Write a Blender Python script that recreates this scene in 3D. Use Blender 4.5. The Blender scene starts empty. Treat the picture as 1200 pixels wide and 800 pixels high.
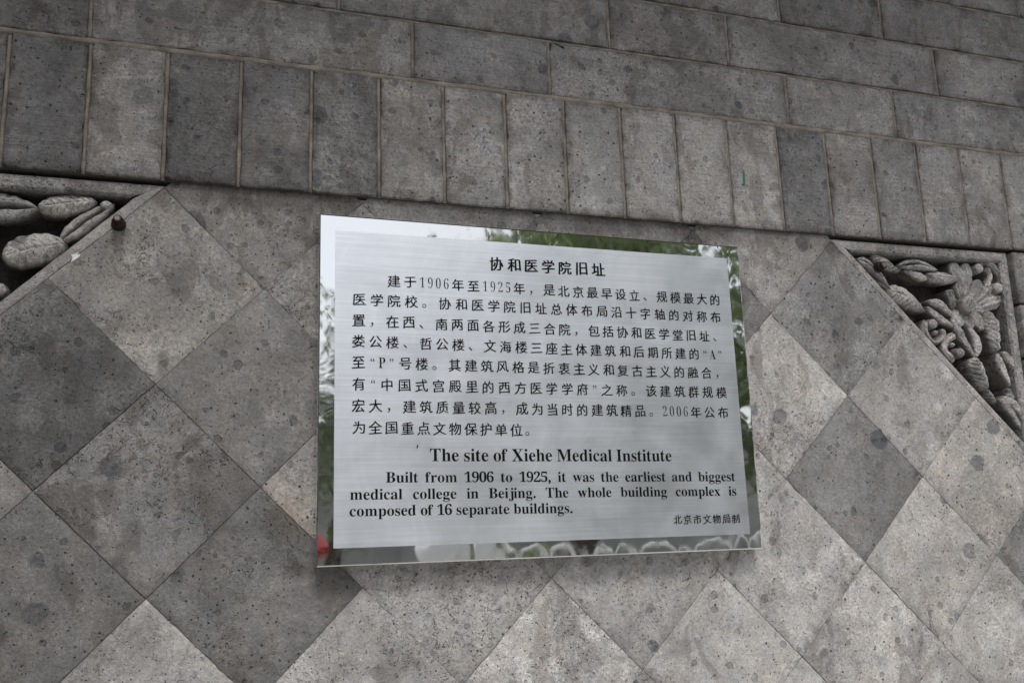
import bpy, bmesh, math, random
from mathutils import Vector, Matrix, noise
random.seed(7)
sc = bpy.context.scene
COL = sc.collection
PI = math.pi

# ------------------------------------------------------------------ camera
# metres; the wall face is the plane Y = 0, X runs right along it, Z up,
# the origin is the lower left corner of the plaque, about 1.55 m above the pavement
CAM = Vector((-0.1541, -1.3094, 0.0395))
ROT = Matrix(((0.9485, -0.3149, -0.0328), (0.0324, 0.1997, -0.9793), (0.315, 0.9279, 0.1996)))
FPX = 1089.5
cd = bpy.data.cameras.new('camera')
cam = bpy.data.objects.new('camera', cd)
COL.objects.link(cam)
cd.lens = FPX / 1200 * 36
cd.sensor_width = 36
cd.clip_start = 0.02
cd.clip_end = 500
cam.matrix_world = Matrix.Translation(CAM) @ Matrix((ROT[0], -ROT[1], -ROT[2])).transposed().to_4x4()
sc.camera = cam

# ------------------------------------------------------------------ sky and sun
W = bpy.data.worlds.new('World')
sc.world = W
W.use_nodes = True
nt = W.node_tree
bgn = nt.nodes['Background']
sky = nt.nodes.new('ShaderNodeTexSky')
sky.sky_type = 'NISHITA'
sky.sun_disc = False
SUN_EL, SUN_AZ = math.radians(60), math.radians(182)
sky.sun_elevation = SUN_EL
sky.sun_rotation = SUN_AZ
sky.dust_density = 3.0
rgb = nt.nodes.new('ShaderNodeRGBToBW')
nt.links.new(sky.outputs[0], rgb.inputs[0])
mixc = nt.nodes.new('ShaderNodeMix'); mixc.data_type = 'RGBA'
tcw = nt.nodes.new('ShaderNodeTexCoord')
nsw = nt.nodes.new('ShaderNodeTexNoise'); nsw.inputs['Scale'].default_value = 2.2; nsw.inputs['Detail'].default_value = 6
nt.links.new(tcw.outputs['Generated'], nsw.inputs['Vector'])
mrw = nt.nodes.new('ShaderNodeMapRange')
mrw.inputs[1].default_value = 0.25; mrw.inputs[2].default_value = 0.6
mrw.inputs[3].default_value = 0.45; mrw.inputs[4].default_value = 0.85
nt.links.new(nsw.outputs[0], mrw.inputs[0])
nt.links.new(mrw.outputs[0], mixc.inputs[0])
nt.links.new(sky.outputs[0], mixc.inputs[6])
nt.links.new(rgb.outputs[0], mixc.inputs[7])
nt.links.new(mixc.outputs[2], bgn.inputs[0])
bgn.inputs[1].default_value = 0.12
sd = bpy.data.lights.new('sun', 'SUN')
sd.energy = 1.3
sd.angle = math.radians(18)
sd.color = (1.0, 0.95, 0.88)
sun = bpy.data.objects.new('sun', sd)
COL.objects.link(sun)
# direction towards the sun: in front of the wall, to the right, high
sv = Vector((math.cos(SUN_EL) * math.sin(SUN_AZ), math.cos(SUN_EL) * math.cos(SUN_AZ), math.sin(SUN_EL)))
sun.rotation_euler = sv.to_track_quat('Z', 'Y').to_euler()
sc.view_settings.view_transform = 'Standard'
sc.view_settings.look = 'None'
sc.view_settings.exposure = 0.58
sc.view_settings.gamma = 1.0
sc.cycles.use_denoising = True
sc.cycles.max_bounces = 8

# ------------------------------------------------------------------ helpers
def at(px, py, Y=0.0):
    """point of the 1200 x 800 photograph -> (X, Z) on the plane at depth Y"""
    d = ROT.transposed() @ Vector(((px - 600) / FPX, (py - 400) / FPX, 1.0))
    p = CAM + d * ((Y - CAM.y) / d.y)
    return (p.x, p.z)

def link(name, me, mat, parent=None):
    o = bpy.data.objects.new(name, me)
    COL.objects.link(o)
    if mat is not None:
        me.materials.append(mat)
    if parent is not None:
        o.parent = parent
    return o

def mesh(name, vs, fs, smooth=True):
    me = bpy.data.meshes.new(name)
    me.from_pydata([tuple(v) for v in vs], [], fs)
    me.update()
    if smooth:
        me.polygons.foreach_set('use_smooth', [True] * len(me.polygons))
    return me

def thing(name, label, cat, loc=(0, 0, 0), group=None):
    o = bpy.data.objects.new(name, None)
    COL.objects.link(o)
    o.location = loc
    o.empty_display_size = 0.05
    o['label'] = label
    o['category'] = cat
    if group:
        o['group'] = group
    return o

def tag(o, label, cat, group=None):
    o['label'] = label
    o['category'] = cat
    if group:
        o['group'] = group
    return o

def fix_normals(me):
    bm = bmesh.new(); bm.from_mesh(me)
    bmesh.ops.recalc_face_normals(bm, faces=bm.faces)
    bm.to_mesh(me); bm.free()

def box(bm, x0, x1, y0, y1, z0, z1):
    v = [bm.verts.new(p) for p in ((x0, y0, z0), (x1, y0, z0), (x1, y1, z0), (x0, y1, z0),
                                   (x0, y0, z1), (x1, y0, z1), (x1, y1, z1), (x0, y1, z1))]
    for f in ((0, 3, 2, 1), (4, 5, 6, 7), (0, 1, 5, 4), (1, 2, 6, 5), (2, 3, 7, 6), (3, 0, 4, 7)):
        bm.faces.new([v[i] for i in f])

def bm_obj(name, bm, mat, parent=None, smooth=False):
    me = bpy.data.meshes.new(name)
    bm.to_mesh(me); bm.free()
    if smooth:
        me.polygons.foreach_set('use_smooth', [True] * len(me.polygons))
    return link(name, me, mat, parent)

def cyl(bm, cx, cy, cz, r0, r1, h, axis='Z', n=16):
    """tapered cylinder from the point along the axis"""
    a = []; b = []
    for i in range(n):
        t = 2 * PI * i / n
        c, s = math.cos(t), math.sin(t)
        if axis == 'Z':
            a.append(bm.verts.new((cx + r0 * c, cy + r0 * s, cz))); b.append(bm.verts.new((cx + r1 * c, cy + r1 * s, cz + h)))
        else:
            a.append(bm.verts.new((cx + r0 * c, cy, cz + r0 * s))); b.append(bm.verts.new((cx + r1 * c, cy + h, cz + r1 * s)))
    for i in range(n):
        bm.faces.new((a[i], a[(i + 1) % n], b[(i + 1) % n], b[i]))
    bm.faces.new(a[::-1]); bm.faces.new(b)

# ------------------------------------------------------------------ materials
class NB:
    def __init__(s, name):
        s.m = bpy.data.materials.new(name); s.m.use_nodes = True
        s.t = s.m.node_tree; s.b = s.t.nodes['Principled BSDF']
    def n(s, ty, **kw):
        x = s.t.nodes.new(ty)
        for k, v in kw.items(): setattr(x, k, v)
        return x
    def set(s, sock, v):
        if isinstance(v, bpy.types.NodeSocket): s.t.links.new(v, sock)
        else: sock.default_value = v
    def math(s, op, a, b=None, clamp=False):
        x = s.n('ShaderNodeMath', operation=op, use_clamp=clamp)
        s.set(x.inputs[0], a)
        if b is not None: s.set(x.inputs[1], b)
        return x.outputs[0]
    def vmath(s, op, a, b):
        x = s.n('ShaderNodeVectorMath', operation=op)
        s.set(x.inputs[0], a)
        if op == 'SCALE': s.set(x.inputs['Scale'], b)
        else: s.set(x.inputs[1], b)
        return x.outputs[0]
    def noise(s, vec, scale, detail=4, rough=0.55, dist=0.0, out=0):
        x = s.n('ShaderNodeTexNoise'); s.set(x.inputs['Vector'], vec)
        x.inputs['Scale'].default_value = scale; x.inputs['Detail'].default_value = detail
        x.inputs['Roughness'].default_value = rough; x.inputs['Distortion'].default_value = dist
        return x.outputs[out]
    def vor(s, vec, scale, rnd=1.0):
        x = s.n('ShaderNodeTexVoronoi'); s.set(x.inputs['Vector'], vec)
        x.inputs['Scale'].default_value = scale; x.inputs['Randomness'].default_value = rnd
        return x.outputs['Distance'], x.outputs['Color']
    def rng(s, v, a, b, c, d, smooth=False):
        x = s.n('ShaderNodeMapRange')
        if smooth: x.interpolation_type = 'SMOOTHSTEP'
        s.set(x.inputs[0], v)
        for i, q in enumerate((a, b, c, d)): s.set(x.inputs[i + 1], q)
        return x.outputs[0]
    def mix(s, f, a, b, mode='MIX'):
        x = s.n('ShaderNodeMix', data_type='RGBA', blend_type=mode)
        s.set(x.inputs[0], f); s.set(x.inputs[6], a); s.set(x.inputs[7], b)
        return x.outputs[2]
    def scl(s, col, f):                      # colour times a value
        return s.vmath('SCALE', col, f)
    def sepx(s, c, i=0):
        x = s.n('ShaderNodeSeparateColor'); s.set(x.inputs[0], c); return x.outputs[i]
    def bump(s, h, dist, strength=1.0, normal=None):
        x = s.n('ShaderNodeBump'); s.set(x.inputs['Height'], h)
        x.inputs['Distance'].default_value = dist; x.inputs['Strength'].default_value = strength
        if normal is not None: s.set(x.inputs['Normal'], normal)
        return x.outputs[0]

def stone_material(name, streak=0.0, swirl=0.5, edge_dirt_shade=0.5, band_and_stains=0.0, relief=0.0034, edge_lo=0.38):
    b = NB(name)
    geo = b.n('ShaderNodeNewGeometry'); oi = b.n('ShaderNodeObjectInfo')
    off = b.vmath('SCALE', (17.3, 5.1, 29.7), oi.outputs['Random'])
    P = b.vmath('ADD', geo.outputs['Position'], off)
    base = oi.outputs['Color']
    rA = b.math('FRACT', b.math('MULTIPLY', oi.outputs['Random'], 7.31))
    rB = b.math('FRACT', b.math('MULTIPLY', oi.outputs['Random'], 23.7))
    rC = b.math('FRACT', b.math('MULTIPLY', oi.outputs['Random'], 61.9))
    # warp
    wv = b.noise(P, 28, 3, 0.5, 0, 1)
    wv2 = b.vmath('SUBTRACT', wv, (0.5, 0.5, 0.5))
    Pw = b.vmath('ADD', P, b.vmath('SCALE', wv2, 0.018))
    # tonal mottling, large to small
    big = b.noise(Pw, 7, 3, 0.55)
    med = b.noise(Pw, 38, 5, 0.62)
    fin = b.noise(P, 210, 3, 0.7)
    gr = b.noise(P, 620, 2, 0.8)
    v = b.rng(big, 0.3, 0.7, 0.74, 1.26)
    v = b.math('MULTIPLY', v, b.rng(med, 0.3, 0.7, 0.78, 1.22))
    v = b.math('MULTIPLY', v, b.rng(fin, 0.30, 0.70, 0.76, 1.24))
    spk = b.rng(rA, 0, 1, 0.25, 0.75)
    v = b.math('MULTIPLY', v, b.math('ADD', 1.0, b.math('MULTIPLY', spk, b.rng(gr, 0.32, 0.68, -0.42, 0.42))))
    col = b.scl(base, v)
    # warm / cool drift inside one stone
    hue = b.noise(Pw, 16, 2, 0.5, 0)
    col = b.mix(b.rng(hue, 0.42, 0.68, 0, 0.30), col, b.mix(1.0, col, (1.10, 1.0, 0.90, 1), 'MULTIPLY'))
    col = b.mix(b.rng(b.noise(Pw, 21, 2, 0.5, 0), 0.55, 0.75, 0, 0.5), col, b.mix(1.0, col, (0.88, 0.93, 1.03, 1), 'MULTIPLY'))
    # worm-like contour lines of the clay (swirls)
    cont = b.noise(Pw, 62, 2, 0.5, 1.2)
    lin = b.math('ABSOLUTE', b.math('SUBTRACT', b.math('FRACT', b.math('MULTIPLY', cont, 7.0)), 0.5))
    lin = b.rng(lin, 0.0, 0.12, 1, 0)
    area = b.rng(b.math('ADD', b.noise(P, 9, 3, 0.6, 0), b.rng(rB, 0, 1, -0.12, 0.13)), 0.50, 0.60, 0, 1)
    brk = b.rng(b.noise(P, 120, 2, 0.6), 0.45, 0.6, 0, 1)
    sw = b.math('MULTIPLY', b.math('MULTIPLY', lin, area), b.math('MULTIPLY', brk, swirl))
    col = b.scl(col, b.math('SUBTRACT', 1.0, b.math('MULTIPLY', sw, 0.7)))
    # pale crust patches
    cr = b.math('MULTIPLY', b.rng(b.math('ADD', b.noise(Pw, 13, 4, 0.65, 0), b.rng(rC, 0, 1, -0.12, 0.10)), 0.54, 0.60, 0, 1, True), b.rng(fin, 0.35, 0.6, 0.2, 1))
    col = b.scl(col, b.math('ADD', 1.0, b.math('MULTIPLY', cr, 0.24)))
    # brown-grey weather stains with their own outline
    stn = b.noise(b.vmath('MULTIPLY', Pw, (1.0, 1.0, 0.55)), 17, 4, 0.6, 0.8)
    stn = b.math('MULTIPLY', b.rng(b.math('ADD', stn, b.rng(rA, 0, 1, -0.08, 0.09)), 0.59, 0.63, 0, 1, True), b.rng(fin, 0.3, 0.55, 0.45, 1))
    col = b.mix(b.math('MULTIPLY', stn, 0.68), col, b.mix(1.0, col, (0.60, 0.575, 0.56, 1), 'MULTIPLY'))
    # dark cinders, pale lime lumps (different sizes)
    def blobs(scale, rad, prob, seed, soft=0.05):
        q = b.vmath('ADD', Pw, (seed, seed * 2, -seed))
        d, c = b.vor(q, scale)
        rr = b.math('MULTIPLY', b.sepx(c, 1), rad)
        m = b.rng(b.math('SUBTRACT', d, rr), -soft, soft, 1, 0, True)
        return b.math('MULTIPLY', m, b.rng(b.sepx(c, 0), prob, prob + 0.01, 1, 0))
    m1 = blobs(20, 0.36, 0.30, 3.1, 0.03)
    m2 = blobs(52, 0.36, 0.26, 5.7, 0.05)
    m3 = blobs(30, 0.34, 0.12, 9.3, 0.03)
    m4 = blobs(95, 0.30, 0.20, 1.9, 0.1)
    col = b.mix(b.math('MULTIPLY', m1, b.rng(med, 0.35, 0.55, 0.35, 1.0)), col, b.mix(1.0, col, (0.50, 0.53, 0.58, 1), 'MULTIPLY'))
    col = b.mix(b.math('MULTIPLY', m2, 0.75), col, b.mix(1.0, col, (0.55, 0.55, 0.56, 1), 'MULTIPLY'))
    col = b.mix(b.math('MULTIPLY', m3, 0.8), col, b.mix(1.0, col, (1.32, 1.30, 1.28, 1), 'MULTIPLY'))
    col = b.mix(b.math('MULTIPLY', m4, 0.6), col, b.mix(1.0, col, (1.45, 1.40, 1.30, 1), 'MULTIPLY'))
    # pinholes
    d5, c5 = b.vor(b.vmath('ADD', P, (2.2, 0, 1.1)), 105)
    prad = b.rng(b.sepx(c5, 1), 0, 1, 0.04, 0.17)
    pit = b.math('MULTIPLY', b.rng(b.math('SUBTRACT', d5, prad), -0.02, 0.05, 1, 0), b.rng(b.math('ADD', b.sepx(c5, 0), b.rng(rB, 0, 1, -0.12, 0.16)), 0.34, 0.35, 1, 0))
    d6, c6 = b.vor(b.vmath('ADD', P, (7.2, 3, 1.1)), 260)
    pit2 = b.math('MULTIPLY', b.rng(d6, 0.14, 0.30, 1, 0), b.rng(b.sepx(c6, 0), 0.11, 0.12, 1, 0))
    pits = b.math('MAXIMUM', pit, b.math('MULTIPLY', pit2, 0.8))
    col = b.mix(b.math('MULTIPLY', pits, 0.82), col, (0.03, 0.026, 0.022, 1))
    # dirt worked into the edges; on the carving it also paints in shade lines
    ea = b.n('ShaderNodeAttribute', attribute_name='edge').outputs['Fac']
    ed = b.math('MULTIPLY', b.math('POWER', ea, 1.6), b.rng(b.noise(P, 34, 4, 0.6, 0), edge_lo, edge_lo + 0.24, 0, 1))
    ed = b.math('MULTIPLY', ed, edge_dirt_shade)
    col = b.mix(ed, col, b.mix(1.0, col, (0.36, 0.34, 0.32, 1), 'MULTIPLY'))
    # noisy darkening along the top of the field, below the brick course
    if band_and_stains:
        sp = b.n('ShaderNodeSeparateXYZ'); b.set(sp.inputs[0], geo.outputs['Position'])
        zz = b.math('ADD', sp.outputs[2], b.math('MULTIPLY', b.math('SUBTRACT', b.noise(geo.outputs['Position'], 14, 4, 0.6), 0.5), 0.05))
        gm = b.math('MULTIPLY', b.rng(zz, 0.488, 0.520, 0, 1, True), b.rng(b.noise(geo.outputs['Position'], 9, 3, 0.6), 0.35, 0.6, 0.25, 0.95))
        col = b.mix(b.math('MULTIPLY', gm, band_and_stains), col, b.mix(1.0, col, (0.40, 0.38, 0.36, 1), 'MULTIPLY'))
    if band_and_stains:
        for sx_, sz_, rad_, amt_, cc_ in ((-0.022, 0.004, 0.022, 0.75, (0.32, 0.30, 0.28, 1)), (-0.030, 0.075, 0.05, 0.55, (0.95, 0.80, 0.62, 1)), (0.02, -0.03, 0.05, 0.5, (0.6, 0.56, 0.52, 1))):
            dv = b.vmath('SUBTRACT', b.vmath('ADD', geo.outputs['Position'], b.vmath('SCALE', wv2, 0.05)), (sx_, 0.005, sz_))
            ln_ = b.n('ShaderNodeVectorMath', operation='LENGTH'); b.set(ln_.inputs[0], dv)
            col = b.mix(b.math('MULTIPLY', b.rng(ln_.outputs['Value'], rad_ * .3, rad_, amt_, 0, True), b.rng(fin, 0.3, 0.6, 0.4, 1)), col, b.mix(1.0, col, cc_, 'MULTIPLY'))
    # tooling marks
    h = b.math('ADD', b.math('MULTIPLY', med, 0.5), b.math('MULTIPLY', fin, 0.45))
    h = b.math('ADD', h, b.math('MULTIPLY', gr, 0.22))
    if streak:
        st = b.noise(b.vmath('MULTIPLY', P, (14, 14, 330)), 1.0, 3, 0.6, 0.4)
        col = b.scl(col, b.rng(st, 0.3, 0.7, 1 - 0.11 * streak, 1 + 0.10 * streak))
        h = b.math('ADD', h, b.math('MULTIPLY', st, 0.35 * streak))
    h = b.math('SUBTRACT', h, b.math('MULTIPLY', pits, 1.3))
    h = b.math('SUBTRACT', h, b.math('MULTIPLY', sw, 0.5))
    h = b.math('SUBTRACT', h, b.math('MULTIPLY', m2, 0.25))
    b.set(b.b.inputs['Base Color'], col)
    b.b.inputs['Roughness'].default_value = 0.88
    b.b.inputs['Specular IOR Level'].default_value = 0.25
    b.set(b.b.inputs['Normal'], b.bump(h, relief, 1.0))
    return b.m

M_BRICK = stone_material('grey_brick', streak=1.0, swirl=0.5, edge_dirt_shade=0.75)
M_STONE = stone_material('grey_stone', streak=0.0, swirl=1.0, edge_dirt_shade=0.22, band_and_stains=0.8)
M_CARVE = stone_material('carved_stone', streak=0.0, swirl=0.8, edge_dirt_shade=0.9, relief=0.0065, edge_lo=0.15)

def simple(name, colr, rough=0.8, metal=0.0, nscale=60, amp=0.25, bumpd=0.0008):
    b = NB(name)
    tc = b.n('ShaderNodeTexCoord')
    n1 = b.noise(tc.outputs['Object'], nscale, 5, 0.65)
    b.set(b.b.inputs['Base Color'], b.scl(colr, b.rng(n1, 0.3, 0.7, 1 - amp, 1 + amp)))
    b.b.inputs['Roughness'].default_value = rough
    b.b.inputs['Metallic'].default_value = metal
    b.set(b.b.inputs['Normal'], b.bump(n1, bumpd, 0.8))
    return b.m

def mortar_material():
    b = NB('mortar')
    geo = b.n('ShaderNodeNewGeometry'); P = geo.outputs['Position']
    n1 = b.noise(P, 30, 4, 0.6); n2 = b.noise(P, 400, 3, 0.7)
    c = b.mix(b.rng(n1, 0.35, 0.65, 0, 1), (0.15, 0.13, 0.11, 1), (0.31, 0.275, 0.24, 1))
    c = b.scl(c, b.rng(n2, 0.3, 0.7, 0.75, 1.2))
    b.set(b.b.inputs['Base Color'], c); b.b.inputs['Roughness'].default_value = 0.9
    b.set(b.b.inputs['Normal'], b.bump(n2, 0.0008, 0.8))
    return b.m
M_MORTAR = mortar_material()
M_BACK = simple('dark_mortar', (0.07, 0.062, 0.052), 0.95, 0, 90, 0.5)
M_GROUT = simple('grey_grout', (0.29, 0.275, 0.26), 0.95, 0, 90, 0.5)

def rust_material():
    b = NB('rusty_iron')
    geo = b.n('ShaderNodeNewGeometry'); P = geo.outputs['Position']
    n1 = b.noise(P, 260, 4, 0.7)
    c = b.mix(b.rng(n1, 0.35, 0.65, 0, 1), (0.014, 0.009, 0.008, 1), (0.042, 0.022, 0.017, 1))
    b.set(b.b.inputs['Base Color'], c); b.b.inputs['Roughness'].default_value = 0.65
    b.b.inputs['Metallic'].default_value = 0.3
    b.set(b.b.inputs['Normal'], b.bump(n1, 0.0008, 1.0))
    return b.m
M_RUST = rust_material()
M_BOLTEND = simple('worn_iron', (0.24, 0.20, 0.18), 0.5, 0.6, 300, 0.4)

def mirror_material():
    b = NB('polished_steel')
    geo = b.n('ShaderNodeNewGeometry'); P = geo.outputs['Position']
    n1 = b.noise(b.vmath('MULTIPLY', P, (13, 13, 9)), 1.0, 0, 0.5)
    n2 = b.noise(b.vmath('MULTIPLY', P, (38, 38, 26)), 1.0, 0, 0.5)
    n3 = b.noise(b.vmath('MULTIPLY', P, (420, 420, 9)), 1.0, 2, 0.5)
    h = b.math('ADD', n1, b.math('MULTIPLY', n2, 0.22))
    nrm = b.bump(h, 0.0007, 1.0)
    sm = b.rng(b.noise(P, 60, 5, 0.7), 0.5, 0.75, 0, 1)
    b.b.inputs['Base Color'].default_value = (0.82, 0.835, 0.845, 1)
    b.b.inputs['Metallic'].default_value = 1.0
    b.set(b.b.inputs['Roughness'], b.rng(sm, 0, 1, 0.025, 0.09))
    b.set(b.b.inputs['Normal'], nrm)
    return b.m
def brushed_material():
    b = NB('brushed_steel')
    geo = b.n('ShaderNodeNewGeometry'); P = geo.outputs['Position']
    fine = b.noise(b.vmath('MULTIPLY', P, (9, 9, 1500)), 1.0, 3, 0.65)
    mid = b.noise(b.vmath('MULTIPLY', P, (5, 5, 260)), 1.0, 2, 0.5)
    wav = b.noise(b.vmath('MULTIPLY', P, (9, 9, 7)), 1.0, 2, 0.5)
    blot = b.noise(P, 11, 4, 0.6, 0.6)
    v = b.rng(fine, 0.3, 0.7, 0.94, 1.05)
    v = b.math('MULTIPLY', v, b.rng(mid, 0.3, 0.7, 0.95, 1.05))
    v = b.math('MULTIPLY', v, b.rng(blot, 0.35, 0.65, 0.96, 1.03))
    # fanned wipe marks
    wipe = b.noise(b.vmath('MULTIPLY', b.vmath('ADD', P, b.vmath('SCALE', b.noise(P, 3, 1, 0.5, 0, 1), 0.3)), (70, 70, 6)), 1.0, 3, 0.6)
    v = b.math('MULTIPLY', v, b.rng(wipe, 0.5, 0.75, 1.0, 1.05))
    b.set(b.b.inputs['Base Color'], b.scl((0.79, 0.825, 0.885), v))
    b.b.inputs['Metallic'].default_value = 1.0
    b.set(b.b.inputs['Roughness'], b.rng(blot, 0.3, 0.7, 0.37, 0.46))
    nrm = b.bump(wav, 0.001, 1.0)
    nrm = b.bump(fine, 0.00012, 1.0, nrm)
    b.set(b.b.inputs['Normal'], nrm)
    return b.m
M_MIRROR = mirror_material()
M_BRUSH = brushed_material()
M_INK = simple('black_enamel', (0.006, 0.006, 0.007), 0.7, 0, 900, 0.4, 0.0)
M_INK.node_tree.nodes['Principled BSDF'].inputs['Specular IOR Level'].default_value = 0.12
M_GREENPAINT = simple('green_paint', (0.01, 0.16, 0.12), 0.6, 0, 300, 0.4)
M_LIME = simple('lime_splash', (0.75, 0.76, 0.80), 0.8, 0, 300, 0.25)

# ------------------------------------------------------------------ wall pieces
def clip(poly, nx, nz, d):
    """keep the points with nx*x + nz*z <= d"""
    out = []
    for i in range(len(poly)):
        a, c = poly[i], poly[(i + 1) % len(poly)]
        da, dc = nx * a[0] + nz * a[1] - d, nx * c[0] + nz * c[1] - d
        if da <= 0: out.append(a)
        if (da < 0 < dc) or (dc < 0 < da):
            t = da / (da - dc)
            out.append((a[0] + t * (c[0] - a[0]), a[1] + t * (c[1] - a[1])))
    return out

def inset(poly, d):
    """inset of a convex counter-clockwise polygon"""
    out = poly
    n = len(poly)
    for i in range(n):
        a, c = poly[i], poly[(i + 1) % n]
        ex, ez = c[0] - a[0], c[1] - a[1]
        L = math.hypot(ex, ez)
        if L < 1e-6: continue
        nx, nz = ez / L, -ex / L
        out = clip(out, nx, nz, nx * a[0] + nz * a[1] - d)
        if len(out) < 3: return None
    return out

def slab(name, poly, face, depth, mat, parent, colour, gap=0.001, jit=0.0008, seg=0.009, bevel=0.0018, chips=0.4, seed=None):
    poly = inset(poly, gap)
    if not poly: return None
    sx = random.uniform(-99, 99) if seed is None else seed
    pts = []
    n = len(poly)
    for i in range(n):
        a, c = poly[i], poly[(i + 1) % n]
        L = math.hypot(c[0] - a[0], c[1] - a[1])
        if L < 0.002: continue
        k = max(1, int(L / seg))
        nx, nz = -(c[1] - a[1]) / L, (c[0] - a[0]) / L      # inward
        for j in range(k):
            t = j / k
            x, z = a[0] + t * (c[0] - a[0]), a[1] + t * (c[1] - a[1])
            q = noise.noise(Vector((x * 60 + sx, z * 60, 0.3))) * jit + noise.noise(Vector((x * 190 + sx, z * 190, 2.3))) * jit * 0.7
            ch = noise.noise(Vector((x * 38 + sx, z * 38, 7.7)))
            if ch > 0.42: q += (ch - 0.42) * 0.012 * chips
            if j == 0: q += jit * random.uniform(0.5, 1.8)
            pts.append((x + nx * q, z + nz * q))
    if len(pts) < 3: return None
    cx = sum(p[0] for p in pts) / len(pts); cz = sum(p[1] for p in pts) / len(pts)
    size = min(math.hypot(p[0] - cx, p[1] - cz) for p in pts)
    tx, tz = random.uniform(-1, 1) * 0.0025, random.uniform(-1, 1) * 0.0025
    dy = random.uniform(-0.0010, 0.0004)
    vs, ev = [], []
    N = len(pts)
    def ring(d, y, e):
        for p in pts:
            vx, vz = cx - p[0], cz - p[1]
            L = math.hypot(vx, vz)
            f = min(d, size * 0.6) / L
            x, z = p[0] + vx * f, p[1] + vz * f
            yy = y + (dy + tx * (x - cx) + tz * (z - cz) if y < face + depth * 0.5 else 0)
            vs.append((x - cx, yy, z - cz)); ev.append(e)
    ring(0, face + depth, 1.0)
    bj = bevel
    ring(0, face + bj, 1.0)
    ring(bj * 0.45, face + bj * 0.35, 1.0)
    ring(bj * 1.3, face, 0.95)
    ring(0.020, face, 0.0)
    fs = []
    for r in range(4):
        for i in range(N):
            j = (i + 1) % N
            fs.append((r * N + i, r * N + j, (r + 1) * N + j, (r + 1) * N + i))
    fs.append(tuple(range(4 * N, 5 * N)))
    fs.append(tuple(range(N - 1, -1, -1)))
    me = mesh(name, vs, fs, True)
    at_ = me.attributes.new('edge', 'FLOAT', 'POINT')
    at_.data.foreach_set('value', ev)
    o = link(name, me, mat, parent)
    o.location = (cx, 0, cz)
    o.color = (colour[0], colour[1], colour[2], 1)
    return o

def rect(x0, x1, z0, z1):
    return [(x0, z0), (x1, z0), (x1, z1), (x0, z1)]

def tone(t, warm=0.0):
    """neutral grey of albedo t, warm > 0 browner, < 0 bluer"""
    return (t * (1.008 + 0.035 * warm), t * 0.993, t * (0.99 - 0.045 * warm))

def bead(name, p, q, r, parent, y0=0.0, mat=None):
    """rounded pointing bead from p to q (X, Z)"""
    L = math.hypot(q[0] - p[0], q[1] - p[1]); n = max(4, int(L / 0.012)); m = 7
    ux, uz = (q[0] - p[0]) / L, (q[1] - p[1]) / L
    vx, vz = -uz, ux
    vs, fs = [], []
    s = random.uniform(0, 50)
    for i in range(n + 1):
        t = i / n
        rr = r * (1 + 0.35 * noise.noise(Vector((t * L * 45 + s, 0, 0))) + 0.15 * noise.noise(Vector((t * L * 190 + s, 3, 0))))
        w = 0.25 * r * noise.noise(Vector((t * L * 30 + s, 9, 0)))
        for k in range(m):
            a = PI * k / (m - 1)
            v = math.cos(a) * rr + w
            vs.append((p[0] + ux * L * t + vx * v, y0 - math.sin(a) * rr * 0.75 + 0.0, p[1] + uz * L * t + vz * v))
    for i in range(n):
        for k in range(m - 1):
            a = i * m + k
            fs.append((a, a + 1, a + m + 1, a + m))
    fs.append(tuple(range(m))); fs.append(tuple(range(n * m, n * m + m))[::-1])
    me = mesh(name, vs, fs, True); fix_normals(me)
    return link(name, me, mat or M_MORTAR, parent)

X0, X1 = -0.88, 2.05
Z_M2, Z_M = 0.5301, 0.7300
wall = thing('stone_wall', 'weathered grey wall of diamond-set stones below upright and flat brick courses', 'wall', (0, 0, 0))
BF = -0.003          # face of the brickwork
FF = 0.005           # face of the diamond field

# backing bodies seen in the joints
bm = bmesh.new(); box(bm, X0, X1, 0.0016, 0.24, Z_M2 + 0.003, 1.532); bm_obj('mortar_bed', bm, M_BACK, wall)

# upright (soldier) bricks
SW, S0 = 0.10109, -0.3163
soldier_tones = {-5: (0.160, 0), -4: (0.200, 0), -3: (0.180, 0), -2: (0.170, -.2), -1: (0.165, -.3), 0: (.27, .3), 1: (0.175, -.3), 2: (0.190, -.1), 3: (0.200, -.1), 4: (0.270, .5),
                 5: (0.270, .2), 6: (0.293, .2), 7: (0.287, .1), 8: (0.305, .2), 9: (0.310, .3), 10: (0.316, .4), 11: (0.185, -.5), 12: (0.270, .4),
                 13: (0.210, .0), 14: (0.265, .1), 15: (0.276, .4), 16: (0.276, .3), 17: (0.220, 0)}
k = -5
while S0 + SW * (k + 1) < X1:
    t, w = soldier_tones.get(k, (random.uniform(.18, .27), random.uniform(-.3, .4)))
    x = S0 + SW * k
    slab('brick', rect(x, x + SW, Z_M2 + 0.001, Z_M), BF, 0.12, M_BRICK, wall, tone(t, w), gap=0.0028, jit=0.0009, chips=0.8)
    if k > -5:
        bead('mortar_joint', (x, Z_M2 + 0.003), (x, Z_M - 0.003), 0.0029, wall, 0.0006)
    k += 1
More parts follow.
